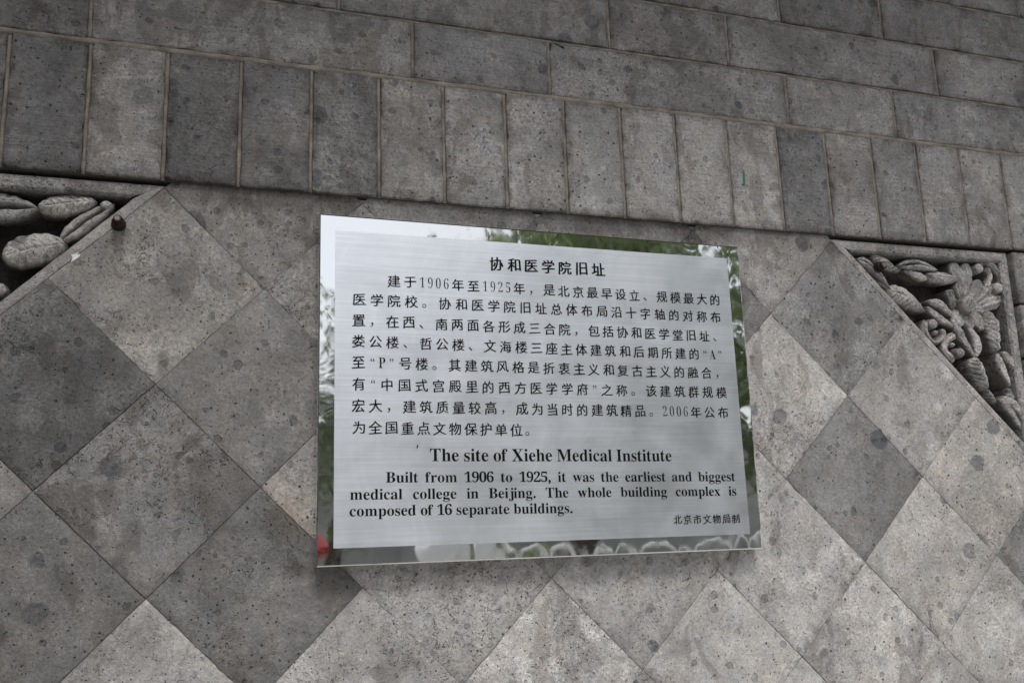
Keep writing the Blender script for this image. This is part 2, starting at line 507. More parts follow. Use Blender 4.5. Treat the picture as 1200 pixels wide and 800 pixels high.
# flat courses
courses = [(Z_M, 0.8301, [-0.88, -0.778, -0.3194, 0.1415, 0.3696, 0.8264, 1.0614, 1.52, 1.75, 2.05]),
           (0.8301, 0.9325, [-0.88, -0.431, -0.205, 0.0271, 0.4819, 0.7125, 1.1725, 1.402, 1.86, 2.05]),
           (0.9325, 1.0340, [-0.88, -0.55, -0.09, 0.14, 0.598, 0.8282, 1.0571, 1.515, 1.745, 2.05]),
           (1.0340, 1.1340, [-0.88, -0.66, -0.43, 0.03, 0.26, 0.72, 0.95, 1.4122, 1.64, 2.05]),
           (1.1340, 1.2340, [-0.88, -0.55, -0.09, 0.14, 0.598, 0.8282, 1.0571, 1.515, 1.745, 2.05]),
           (1.2340, 1.3340, [-0.88, -0.431, -0.205, 0.0271, 0.4819, 0.7125, 1.1725, 1.402, 1.86, 2.05]),
           (1.3340, 1.4340, [-0.88, -0.66, -0.43, 0.03, 0.26, 0.72, 0.95, 1.4122, 1.64, 2.05]),
           (1.4340, 1.5340, [-0.88, -0.55, -0.09, 0.14, 0.598, 0.8282, 1.0571, 1.515, 1.745, 2.05])]
ctone = {(0, 1): (.20, .1), (0, 2): (.24, .25), (0, 3): (.225, -.35), (0, 4): (.235, .1), (0, 5): (.26, .2), (0, 6): (.225, -.2),
         (1, 3): (.22, .2), (1, 4): (.235, .1), (1, 5): (.25, .2), (1, 6): (.25, .1), (2, 4): (.2, .1), (2, 5): (.205, .1), (2, 6): (.215, .1)}
for r, (z0, z1, js) in enumerate(courses):
    for i in range(len(js) - 1):
        t, w = ctone.get((r, i), (random.uniform(.19, .25), random.uniform(-.3, .3)))
        slab('brick', rect(js[i], js[i + 1], z0, z1), BF, 0.12, M_BRICK, wall, tone(t, w), gap=0.0028, jit=0.0009, chips=0.8)
        if i and r < 5:
            bead('mortar_joint', (js[i], z0 + 0.003), (js[i], z1 - 0.003), 0.0029, wall, 0.0006)
    if r < 5:
        bead('mortar_joint', (X0, z0 - 0.0006), (X1, z0 - 0.0006), 0.0044 if r == 0 else 0.0028, wall, -0.0008 if r == 0 else 0.0006)

# diamond field
LX, LZ, D = -0.21296, 0.24716, 0.138493
def V(i, j): return (LX + (i + j) * D, LZ + (j - i) * D)
PR = 1.300      # right end of the field, then the pier
PL = 2 * 0.341 - PR
ZB = -0.62      # bottom of the field
stone_tones = {(-1, 0): (.265, .5), (0, 0): (0.205, .1), (0, -1): (0.206, 0), (-1, -1): (0.135, -.5), (1, -1): (0.185, -.1), (0, -2): (0.160, -.2),  # stones' own tones, lower right ones raised to paint in a light gradient
               (1, -2): (0.37, .1), (2, -1): (0.38, .0), (1, 0): (0.354, .4), (-1, 1): (.235, .5), (0, 1): (.285, .3), (2, 0): (0.378, .1),
               (3, 4): (0.221, -.2), (4, 3): (0.225, -.3), (4, 4): (0.342, .15), (3, 3): (0.403, .4), (5, 4): (0.342, .7), (5, 3): (0.366, .4),
               (4, 2): (0.409, .1), (2, 4): (.28, .4), (3, 2): (0.403, .1), (3, 1): (0.403, .1), (3, 0): (0.403, .1), (4, 1): (0.390, .2), (5, 2): (0.378, .3),
               (6, 4): (0.227, .1), (6, 3): (0.354, .3), (5, 1): (0.403, .1), (6, 2): (0.366, .2), (-1, -2): (0.247, .1), (-1, -3): (0.206, 0), (0, -3): (0.216, 0), (1, 3): (.205, .1), (1, 2): (.205, .1), (2, 3): (.21, .1), (0, 2): (.205, .2), (-1, 2): (.21, .2)}
HB = 0.0        # frame bars lie inside the panels
for i in range(-6, 12):
    for j in range(-8, 9):
        if i <= -2 and (V(i, j)[1]) > 0.0: continue
        if j >= 5 and (V(i + 1, j)[1]) > 0.0 and V(i, j)[0] > 0.4: continue
        poly = [V(i, j), V(i + 1, j), V(i + 1, j + 1), V(i, j + 1)]
        poly = clip(poly, 0, 1, Z_M2 + 0.010)
        poly = clip(poly, 0, -1, -ZB) if poly else poly
        poly = clip(poly, 1, 0, PR - 0.006) if poly else poly
        poly = clip(poly, -1, 0, -(PL + 0.006)) if poly else poly
        if len(poly) < 3 or max(q[1] for q in poly) - min(q[1] for q in poly) < 0.022: continue
        # panels: i < -1 above the lower leg on the left, j > 4 on the right
        t, w = stone_tones.get((i, j), (random.uniform(.28, .38), random.uniform(-.1, .4)))
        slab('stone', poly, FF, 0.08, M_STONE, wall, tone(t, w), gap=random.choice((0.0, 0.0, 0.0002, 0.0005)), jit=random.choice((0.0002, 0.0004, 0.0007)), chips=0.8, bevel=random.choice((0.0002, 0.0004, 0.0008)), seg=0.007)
bm = bmesh.new()
# solid core behind the field stones, hollow behind the carved panels
core = [(PL, ZB), (PR, ZB), (PR, V(5, 5)[1] - 0.12), V(3, 5), (0.62, Z_M2 + .002), (0.05, Z_M2 + .002), V(-1, 1), (PL, V(-1, 0)[1] - 0.25)]
a = [bm.verts.new((x, FF + 0.0019, z)) for x, z in [(PL, ZB), (PR, ZB), (PR, 0.13), (0.889, Z_M2), (-0.207, Z_M2), (PL, 0.119)]]
c = [bm.verts.new((v.co.x, 0.24, v.co.z)) for v in a]
bm.faces.new(a)
bm.faces.new(c[::-1])
for q in range(6): bm.faces.new((a[q], c[q], c[(q + 1) % 6], a[(q + 1) % 6]))
bmesh.ops.recalc_face_normals(bm, faces=bm.faces)
bm_obj('grout_bed', bm, M_GROUT, wall)

# pier at the right, return at the left: coursed blocks
for side, (xa, xb) in enumerate(((PR - 0.004, X1), (X0, PL - 0.003))):
    z = Z_M2 - 0.001; r = 0
    while z > ZB + 0.05:
        zb = max(z - 0.103, ZB)
        js = [xa, xa + (0.36 if r % 2 else 0.22), xb] if side == 0 else [xa, xb]
        for q in range(len(js) - 1):
            slab('brick', rect(js[q], js[q + 1], zb, z), BF if side == 0 else BF, 0.12, M_BRICK, wall,
                 tone(random.uniform(.23, .29), random.uniform(0, .5)), gap=0.0022, chips=0.8)
        z = zb; r += 1
bm = bmesh.new(); box(bm, PR + 0.006, X1, 0.003, 0.24, ZB, Z_M2); bm_obj('mortar_bed', bm, M_BACK, wall)
bm = bmesh.new(); box(bm, X0, PL - 0.006, 0.003, 0.24, ZB, Z_M2); bm_obj('mortar_bed', bm, M_BACK, wall)
# plinth of large blocks down to the pavement
GZ = -1.55
for r in range(3):
    xs = X0
    while xs < X1 - 0.05:
        xe = min(xs + (0.62 if not (r % 2 and xs == X0) else 0.33), X1)
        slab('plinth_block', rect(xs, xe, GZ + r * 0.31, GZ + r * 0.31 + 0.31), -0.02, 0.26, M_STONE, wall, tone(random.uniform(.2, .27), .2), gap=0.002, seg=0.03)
        xs = xe

# ------------------------------------------------------------------ carved corner panels
def catmull(P, n):
    if len(P) == 2:
        return [(P[0][0] + (P[1][0] - P[0][0]) * i / n, P[0][1] + (P[1][1] - P[0][1]) * i / n) for i in range(n + 1)]
    Q = [(2 * P[0][0] - P[1][0], 2 * P[0][1] - P[1][1])] + list(P) + [(2 * P[-1][0] - P[-2][0], 2 * P[-1][1] - P[-2][1])]
    out = []
    m = len(P) - 1
    for i in range(n + 1):
        s = i / n * m; k = min(int(s), m - 1); t = s - k
        p0, p1, p2, p3 = Q[k:k + 4]
        out.append(tuple(0.5 * (2 * p1[a] + (p2[a] - p0[a]) * t + (2 * p0[a] - 5 * p1[a] + 4 * p2[a] - p3[a]) * t * t +
                                (3 * p1[a] - p0[a] - 3 * p2[a] + p3[a]) * t ** 3) for a in (0, 1)))
    return out

FLOOR = 0.056
def relief(name, parent, pxs, wpx, kind='vein', top=0.006, scale=0.00155, nu=60, nv=24, tip=(0.25, 0.6), groove=0.6, veins=8, wob=0.06,
           tilt=0.0, vamp=1.0, colour=None, seed=0, cup=0.0):
    """a carved lobe along a centre line given in photo points; wpx its width in photo points"""
    ym = top
    C0 = [at(x, y, ym) for x, y in pxs]
    cl = catmull(C0, nu)
    vs, ev, fs = [], [], []
    W2 = wpx * scale * (0.45 if kind == 'petal' else 0.475)
    H = FLOOR - top
    rows = nv + 3
    for i, (cx, cz) in enumerate(cl):
        u = i / nu
        a_, c_ = cl[max(i - 1, 0)], cl[min(i + 1, nu)]
        tx, tz = c_[0] - a_[0], c_[1] - a_[1]
        L = math.hypot(tx, tz) or 1
        nx, nz = -tz / L, tx / L
        if kind == 'scroll':
            w = W2 * (1.0 - 0.25 * u) * min(1, math.sqrt(max(0, 1 - (1 - min(u / .12, 1)) ** 2)) + 0.25) * min(1, math.sqrt(max(0, 1 - (1 - min((1 - u) / .08, 1)) ** 2)) + 0.1)
        else:
            e0, e1 = tip
            if u < e0: w = W2 * max(0.0, 1 - (1 - u / e0) ** 2.1) ** (0.5 if e1 > 1.05 else 0.68)
            else: w = W2 * max(0.0, 1 - ((u - e0) / (1 - e0)) ** 2.0) ** (0.55 if e1 > 1.05 else 0.85)
            w *= 1 + 0.035 * math.sin(u * 34 + seed)
            w = max(w, W2 * 0.03)
        for k in range(rows):
            vv = -1 + 2 * (min(max(k - 1, 0), nv)) / nv
            wo = 1 + wob * noise.noise(Vector((u * 5 + seed, (1 if vv > 0 else -1) * 2.0, seed * 3.3)))
            x = cx + nx * w * vv * wo; z = cz + nz * w * vv * wo
            av = abs(vv)
            prof = (1 - av ** 4.5) ** 0.5 if av < 1 else 0.0
            ends = min(1.0, (min(u, 1 - u) / 0.09)) ** 0.5
            h = 0.80 + 0.20 * prof
            if kind == 'fold':
                vo = vv + 0.10 * noise.noise(Vector((u * 6, seed, 0)))
                g = math.exp(-(vo / 0.13) ** 2) * groove * min(1, u / .12) * min(1, (1.02 - u) / .10)
                h = 0.74 + 0.26 * prof * (0.80 + 0.20 * math.cos((av - 0.5) * PI)) - g * 0.55 - (0.10 if vo > 0 else 0)
            elif kind == 'vein':
                s = u * veins + (av * 1.4)
                ln = abs((s % 1.0) - 0.5)
                ln += 0.10 * noise.noise(Vector((u * 9, vv * 2, seed)))
                h -= vamp * 0.085 * math.exp(-(ln / 0.095) ** 2) * (0.6 + 0.8 * abs(noise.noise(Vector((int(s) * 3.7, 1 if vv > 0 else 5, seed))))) * (1 if av > 0.08 else 0.2) * (1 if av < .93 else 0)
                h -= 0.07 * math.exp(-(vv / 0.07) ** 2); h -= 0.15 * abs(vv + 0.15)
            elif kind == 'petal':
                h += 0.025 * math.cos(vv * PI * 3.0 + seed) - 0.34 * (1 - u) ** 1.5 - 0.05 * av
            elif kind == 'scroll':
                h -= 0.10 * math.exp(-((av - 0.55) / 0.14) ** 2)
            h += 0.075 * noise.noise(Vector((x * 60, z * 60, seed))) + 0.03 * noise.noise(Vector((x * 260, z * 260, seed)))
            h *= 0.84 + 0.16 * ends
            h += tilt * (u - 0.5) + 0.0
            e = 0.0 if av < 0.80 else min(1.0, (av - 0.80) / 0.16)  # painted dark rims, standing in for shade between the lobes
            if kind == 'fold': e = max(e, min(1.0, g / max(groove, .01) * 1.3))
            if u < 0.05 or u > 0.96: e = max(e, .7)
            if k == 0 or k == rows - 1:
                h = 0.0; e = 1.0
                x -= (x - cx) * 0.40; z -= (z - cz) * 0.40
            vs.append((x, FLOOR + 0.002 - H * h if h > 0 else FLOOR + 0.002, z)); ev.append(e)
    for i in range(nu):
        for k in range(rows - 1):
            a0 = i * rows + k
            fs.append((a0, a0 + 1, a0 + rows + 1, a0 + rows))
    # close the two ends
    fs.append(tuple(range(rows))); fs.append(tuple(range(nu * rows, nu * rows + rows))[::-1])
    me = mesh(name, vs, fs, True); fix_normals(me)
    A = me.attributes.new('edge', 'FLOAT', 'POINT'); A.data.foreach_set('value', ev)
    o = link(name, me, M_CARVE, parent)
    c = colour or tone(random.uniform(.36, .43), random.uniform(.1, .4))
    o.color = (c[0], c[1], c[2], 1)
    return o

def knob(name, parent, px, py, rpx, top=0.006, scale=0.00155, sy=1.0, n=20, amp=0.05, freq=120, petals=0, colour=None):
    cx, cz = at(px, py, top)
    R = rpx * scale; H = FLOOR - top
    vs, ev, fs = [], [], []
    rings = 9
    for r in range(rings + 1):
        t = r / rings
        for i in range(n):
            a = 2 * PI * i / n
            rr = R * t * (1 + (0.06 * math.cos(petals * a) if petals else 0))
            x, z = cx + rr * math.cos(a), cz + rr * math.sin(a) * sy
            h = 0.72 + 0.28 * (1 - t ** 3) ** 0.5 + amp * noise.noise(Vector((x * freq * 3, z * freq * 3, 1)))
            if r == rings: h = 0.6
            vs.append((x, FLOOR - H * h, z)); ev.append(0.0 if r < rings - 1 else .8)
    for i in range(n):
        a = 2 * PI * i / n
        vs.append((cx + R * .7 * math.cos(a), FLOOR + 0.002, cz + R * .7 * math.sin(a) * sy)); ev.append(1.0)
    for r in range(rings + 1):
        for i in range(n):
            j = (i + 1) % n
            fs.append((r * n + i, r * n + j, (r + 1) * n + j, (r + 1) * n + i))
    me = mesh(name, vs, fs, True); fix_normals(me)
    A = me.attributes.new('edge', 'FLOAT', 'POINT'); A.data.foreach_set('value', ev)
    o = link(name, me, M_CARVE, parent)
    c = colour or tone(random.uniform(.37, .41), .25)
    o.color = (c[0], c[1], c[2], 1)
    return o

def bar(name, parent, p, q, inward, width, mat, colour, y_in=0.010, ext=(0.0, 0.0)):
    """frame bar: outer edge p-q, profile stepping down towards the recess on the inward side"""
    L = math.hypot(q[0] - p[0], q[1] - p[1]); ux, uz = (q[0] - p[0]) / L, (q[1] - p[1]) / L
    prof = [(0, FLOOR + .003, 1), (0, FF + 0.0005, .5), (0.0006, FF, .3), (width * 0.45, FF, 0), (width * 0.80, FF + 0.0012, .1), (width, FF + 0.005, .5), (width + 0.0015, FLOOR + 0.003, 1)]
    n = max(2, int(L / 0.010)); vs, fs, ev = [], [], []
    m = len(prof)
    for i in range(n + 1):
        t = i / n
        for k, (w, y, e) in enumerate(prof):
            # mitre: the inner edge is shorter
            s = ext[0] * w + t * (L - ext[0] * w - ext[1] * w)
            wj = w + (0.0007 * noise.noise(Vector((t * L * 70, k, p[0] * 9))) if 0 < k else 0.0005 * noise.noise(Vector((t * L * 70, k, 3))))
            vs.append((p[0] + ux * s + inward[0] * wj, y + 0.0004 * noise.noise(Vector((t * L * 50, k * .7, 3))), p[1] + uz * s + inward[1] * wj)); ev.append(e)
    for i in range(n):
        for k in range(m - 1):
            a0 = i * m + k
            fs.append((a0, a0 + 1, a0 + m + 1, a0 + m))
    me = mesh(name, vs, fs, True); fix_normals(me)
    A = me.attributes.new('edge', 'FLOAT', 'POINT'); A.data.foreach_set('value', ev)
    me.polygons.foreach_set('use_smooth', [False] * len(me.polygons))
    o = link(name, me, mat, parent)
    o.color = (*colour, 1)
    return o

def panel(label, side):
    """side +1 the right corner, -1 the left one; the triangle has its square corner at the top, away from the plaque"""
    ax = 0.341
    def m(p): return p if side > 0 else (2 * ax - p[0], p[1])
    t = thing('carved_panel', label, 'carving', (*[m((1.15, .4))[0], 0.0], 0.4), 'carved corner panels of the wall')
    xr, zt = 1.2915, Z_M2 - 0.0035
    hx = V(3, 5)[0] + 0.0     # hypotenuse: x + z = const on the right side
    kk = V(3, 5)[0] + V(3, 5)[1] + 0.0006
    A = (kk - zt, zt); Bc = (xr, zt); Cc = (xr, kk - xr)
    c1, c2 = tone(.31, .1), tone(.33, .2)
    s2 = math.sqrt(.5)
    bars = [bar('frame', t, m(A), m(Bc), (0, -1), 0.0185, M_CARVE, c1, ext=(2.4, 1.0)),
            bar('frame', t, m(Bc), m(Cc), (-1 * side, 0), 0.016, M_CARVE, c1, ext=(1.0, 2.4)),
            bar('frame', t, m(Cc), m(A), (s2 * side, s2), 0.0150, M_CARVE, c2, ext=(2.4, 2.4))]
    # recessed ground, coloured near black to paint in the shade of the recess
    bm = bmesh.new()
    a = [bm.verts.new((m(p)[0], FLOOR, p[1])) for p in (A, Cc, Bc)]
    c = [bm.verts.new((m(p)[0], FLOOR + 0.05, p[1])) for p in (A, Cc, Bc)]
    bm.faces.new(a); bm.faces.new(c[::-1])
    for q in range(3): bm.faces.new((a[q], c[q], c[(q + 1) % 3], a[(q + 1) % 3]))
    bmesh.ops.recalc_face_normals(bm, faces=bm.faces)
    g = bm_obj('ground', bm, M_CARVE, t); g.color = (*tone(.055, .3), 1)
    t_loc = t.location.copy()
    return t

pr = panel('carved panel of flower, leaves and scrolls at the right edge of the wall', 1)
R_ = lambda *a, **k: relief('leaf', pr, *a, **k)
R_([(1008, 301), (1026, 312), (1047, 337)], 17, 'fold', seed=1, tip=(.35, .6))
R_([(1028, 322), (1036, 331), (1045, 340)], 9, 'plain', seed=21, top=.014)
R_([(1024, 297), (1041, 306), (1059, 317)], 17, 'vein', seed=2, tip=(.4, 1), top=.008)
R_([(1058, 310), (1080, 308), (1103, 315)], 17, 'fold', seed=3, tip=(.4, .8), groove=.9)
R_([(1060, 316), (1074, 321), (1089, 327)], 11, 'plain', seed=22, top=.011, tip=(.7, .8))
R_([(1090, 320), (1091, 329)], 6, 'plain', seed=23, top=.013, nu=14, nv=10)
R_([(1042, 339), (1064, 346), (1089, 364)], 27, 'vein', seed=4, tip=(.4, 1), top=.005, veins=9)
R_([(1089, 352), (1106, 357), (1119, 371)], 13, 'plain', seed=5, tip=(.45, .8), top=.009)
R_([(1088, 358), (1100, 369), (1121, 383)], 11, 'plain', seed=6, tip=(.5, .8), top=.010)
R_([(1117, 372), (1127, 388), (1138, 408), (1145, 420)], 11, 'plain', seed=7, tip=(.3, .7), top=.010)
R_([(1137, 383), (1146, 396), (1148, 409), (1145, 419)], 13, 'plain', seed=8, tip=(.4, .8), top=.008)
R_([(1162, 362), (1170, 384), (1173, 412)], 27, 'vein', seed=9, tip=(.45, 1.1), top=.004, veins=8)
R_([(1146, 417), (1152, 434), (1161, 457)], 29, 'vein', seed=10, tip=(.5, 1.1), top=.004, veins=7)
R_([(1158, 455), (1164, 462), (1171, 472)], 15, 'vein', seed=11, tip=(.5, 1), top=.010, veins=4)
R_([(1170, 412), (1177, 430), (1187, 453)], 12, 'plain', seed=12, tip=(.4, .8), top=.010)
R_([(1177, 411), (1189, 424), (1197, 441)], 12, 'plain', seed=13, tip=(.4, .8), top=.006)
R_([(1173, 466), (1186, 480), (1206, 512)], 12, 'plain', seed=14, tip=(.3, .8), top=.010)
R_([(1177, 464), (1193, 476), (1212, 504)], 12, 'plain', seed=15, tip=(.3, .8), top=.007)
R_([(1184, 456), (1196, 466), (1214, 480)], 24, 'vein', seed=16, tip=(.4, 1), top=.015)
R_([(1196, 452), (1206, 440), (1222, 452)], 18, 'vein', seed=17, tip=(.4, 1), top=.012)
R_([(1205, 500), (1216, 516), (1230, 540)], 20, 'fold', seed=18, tip=(.4, 1), top=.010)
S_ = lambda *a, **k: relief('scroll', pr, *a, **dict(dict(kind='scroll', wob=.03, nu=48, nv=16), **k))
S_([(1149, 307), (1156, 304), (1164, 309), (1171, 316), (1176, 326), (1175, 338)], 11, seed=31, top=.009)
S_([(1158, 312), (1163, 322), (1160, 333), (1157, 342)], 8, seed=32, top=.014)
knob('scroll', pr, 1150, 313.5, 6.8, top=.006)
knob('scroll', pr, 1172.5, 336.5, 7.4, top=.006)
S_([(1090, 374), (1086, 385), (1091, 396), (1100, 400), (1108, 393), (1108, 384)], 9, seed=33, top=.011)
knob('scroll', pr, 1096, 378.5, 6.6, top=.005)
knob('scroll', pr, 1098, 389, 3.4, top=.009)
S_([(1123, 391), (1113, 398), (1110, 408), (1115, 416), (1121, 424)], 10, seed=34, top=.009)
knob('scroll', pr, 1128, 412.5, 6.4, top=.006)
knob('scroll', pr, 1118, 403.5, 3.3, top=.011)
P_ = lambda *a, **k: relief('petal', pr, *a, **dict(dict(kind='petal', tip=(.68, 1.3), nu=30, nv=24, wob=.14), **k))
P_([(1090, 321), (1105, 323), (1128, 326)], 17, kind='vein', seed=41, top=.007, veins=7, tip=(.5, 1.2))
P_([(1140, 346), (1131, 326), (1117, 306)], 25, seed=42, top=.012)
P_([(1143, 346), (1139, 326), (1133, 306)], 22, seed=43, top=.014)
P_([(1136, 352), (1130, 342), (1125, 329)], 15, seed=44, top=.009)
P_([(1144, 352), (1148, 340), (1150, 326)], 17, seed=45, top=.011)
P_([(1146, 354), (1156, 344), (1163, 334)], 17, seed=46, top=.013)
P_([(1146, 359), (1162, 354), (1177, 348)], 23, seed=47, top=.013)
P_([(1130, 361), (1122, 350), (1115, 338)], 15, seed=48, top=.008)
P_([(1137, 356), (1130, 368), (1125, 381)], 22, seed=49, top=.009)
P_([(1140, 358), (1140, 371), (1139, 385)], 20, seed=50, top=.008)
P_([(1144, 357), (1151, 371), (1155, 387)], 22, seed=51, top=.009)
P_([(1146, 358), (1160, 366), (1168, 376)], 18, seed=52, top=.011)
knob('flower_centre', pr, 1139, 355.5, 12, top=.000, amp=.10, freq=140, petals=9, n=36)

pl = panel('carved panel of broad leaves at the left edge of the wall', -1)
Q_ = lambda *a, **k: relief('leaf', pl, *a, **dict(dict(scale=0.00112, vamp=.8), **k))
Q_([(-34, 236), (4, 240), (45, 242)], 42, 'fold', seed=61, tip=(.4, .9), groove=.75)
Q_([(42, 240), (76, 236), (113, 233)], 31, 'vein', seed=62, tip=(.45, 1.2), veins=8, top=.006)
Q_([(70, 280), (98, 258), (133, 236)], 27, 'fold', seed=63, tip=(.45, 1.3), groove=.5)
knob('leaf', pl, 124, 239, 8, top=.007, scale=.00112, sy=.8)
Q_([(0, 300), (36, 289), (78, 284)], 46, 'vein', seed=64, tip=(.5, 1.6), veins=8, top=.005)
knob('scroll', pl, -2, 338, 9, top=.008, scale=.00112)
Q_([(-60, 262), (-32, 272), (-6, 290)], 30, 'fold', seed=65)
Q_([(-90, 300), (-50, 310), (-14, 318)], 34, 'vein', seed=66)
Q_([(-64, 352), (-40, 350), (-16, 342)], 26, 'fold', seed=67)
Q_([(-92, 240), (-66, 236), (-40, 240)], 30, 'vein', seed=68)
Q_([(-150, 250), (-120, 280), (-92, 290)], 34, 'vein', seed=69)
Q_([(-130, 330), (-100, 350), (-70, 380)], 34, 'fold', seed=70)

# ------------------------------------------------------------------ bolts
def bolt(px, py, yb, rn, rc, ln, label):
    cx, cz = at(px, py, yb)
    t = thing('anchor_bolt', label, 'bolt', (cx, yb, cz), 'rusty bolts in the wall')
    bm = bmesh.new(); cyl(bm, 0, 0.0, 0, rn * 1.15, rn * 1.05, -0.004, 'Y', 20); bm_obj('washer', bm, M_RUST, t)
    bm = bmesh.new(); cyl(bm, 0, -0.0035, 0, rn, rn, -ln * .45, 'Y', 6)
    bmesh.ops.bevel(bm, geom=bm.edges[:], offset=.0008, segments=2, affect='EDGES'); bm_obj('nut', bm, M_RUST, t, True)
    bm = bmesh.new()
    y = -0.003 - ln * .45
    n = 7
    for i in range(n):
        h = (ln * .45) / n
        cyl(bm, 0, y, 0, rc * 1.15, rc * 1.28, -h / 2, 'Y', 14); y -= h / 2
        cyl(bm, 0, y, 0, rc * 1.28, rc * 1.15, -h / 2, 'Y', 14); y -= h / 2
    bm_obj('shank', bm, M_RUST, t, True)
    bm = bmesh.new(); cyl(bm, 0, y - .0003, 0, rc * .95, rc * .75, -.0015, 'Y', 14); bm_obj('shank_end', bm, M_BOLTEND, t, False)
    return t
bolt(139, 263, FF, 0.0086, 0.0042, 0.026, 'rusty bolt sticking out beside the carved leaves on the left')
bolt(1029, 313, 0.006, 0.0088, 0.0050, 0.015, 'rusty bolt on the folded leaf of the right carved panel')

# ------------------------------------------------------------------ plaque
PW, PH, PY = 0.6876, 0.4937, -0.020
pq = thing('memorial_plaque', 'stainless steel plaque with mirror border and black Chinese and English lettering', 'plaque', (0, 0, 0))
PB = [(-0.0022, 0.0005), (0.6862, -0.0007), (0.6876, 0.4918), (-0.0020, 0.4952)]
bv = 0.0022
def rring(pts, d, y, nseg=40):
    cx = sum(p[0] for p in pts) / 4; cz = sum(p[1] for p in pts) / 4
    out = []
    for i in range(4):
        a_, c_ = pts[i], pts[(i + 1) % 4]
        for j in range(nseg):
            t = j / nseg
            x, z = a_[0] + t * (c_[0] - a_[0]), a_[1] + t * (c_[1] - a_[1])
            x += d * (1 if x < cx else -1) * 1.0 if (i in (1, 3) or j == 0) else 0
            z += d * (1 if z < cz else -1) * 1.0 if (i in (0, 2) or j == 0) else 0
            out.append((x, y + 0.0, z))
    return out
inner = [(0.0206, 0.0246), (0.6652, 0.0229), (0.6638, 0.4697), (0.0210, 0.4716)]
rings = [rring(PB, 0, 0.030), rring(PB, 0, PY + bv), rring(PB, bv * .3, PY + bv * .3), rring(PB, bv, PY), rring(inner, 0, PY), ]
rings.append([(x, y + .004, z) for x, y, z in rings[-1]])
vs = [p for r in rings for p in r]; N = len(rings[0]); fs = []
for r in range(len(rings) - 1):
    for i in range(N):
        j = (i + 1) % N; fs.append((r * N + i, r * N + j, (r + 1) * N + j, (r + 1) * N + i))
me = mesh('border', vs, fs, False); fix_normals(me)
link('border', me, M_MIRROR, pq)
rr = [rring(inner, 0.00005, PY + .002), rring(inner, 0.00005, PY - 0.0002)]
vs = [p for r in rr for p in r]; fs = [(i, (i + 1) % N, N + (i + 1) % N, N + i) for i in range(N)] + [tuple(range(N, 2 * N))]
me = mesh('face_panel', vs, fs, False); fix_normals(me)
link('face_panel', me, M_BRUSH, pq)

# lettering: every glyph comes from Blender's built-in font as a mesh, set glyph by glyph
_g = {}
def glyph(ch, offset=0.0):
    key = (ch, offset)
    if key in _g: return _g[key]
    cu = bpy.data.curves.new('glyph', 'FONT'); cu.body = ch; cu.resolution_u = 3; cu.offset = offset; cu.extrude = 0
    o = bpy.data.objects.new('glyph', cu); COL.objects.link(o)
    bpy.context.view_layer.update()
    me = bpy.data.meshes.new_from_object(o.evaluated_get(bpy.context.evaluated_depsgraph_get()))
    v = [(q.co.x, q.co.y) for q in me.vertices]; f = [tuple(p.vertices) for p in me.polygons]
    bpy.data.objects.remove(o); bpy.data.curves.remove(cu); bpy.data.meshes.remove(me)
    xs = [q[0] for q in v] or [0, .3]
    _g[key] = (v, f, min(xs), max(xs))
    return _g[key]

def set_line(items, y=PY - 0.0005, name='lettering'):
    """items: (char, x, z, sx, sz, slant, offset) -> one mesh of a text line"""
    vs, fs = [], []
    for n_, (ch, x, z, sx, sz, sl, off) in enumerate(items):
        v, f, _, _ = glyph(ch, off)
        b0 = len(vs)
        for (a_, c_) in v:
            if sl:       # brush-written look: rising cross strokes that bow a little, feet spread wider than the head
                c_ = c_ + sl * a_ - 0.10 * (a_ - 0.5) ** 2
                a_ = 0.5 + (a_ - 0.5) * (1.05 - 0.13 * c_)
            vs.append((x + a_ * sx, y - 0.00003 * (n_ % 2), z + c_ * sz))
        fs += [tuple(b0 + i for i in p[::-1]) for p in f]
    me = mesh(name, vs, fs, False)
    bm = bmesh.new(); bm.from_mesh(me)
    bmesh.ops.remove_doubles(bm, verts=bm.verts, dist=1e-7)
    for fc in bm.faces:
        if fc.normal.y > 0: fc.normal_flip()
    bm.to_mesh(me); bm.free()
    return link(name, me, M_INK, pq)

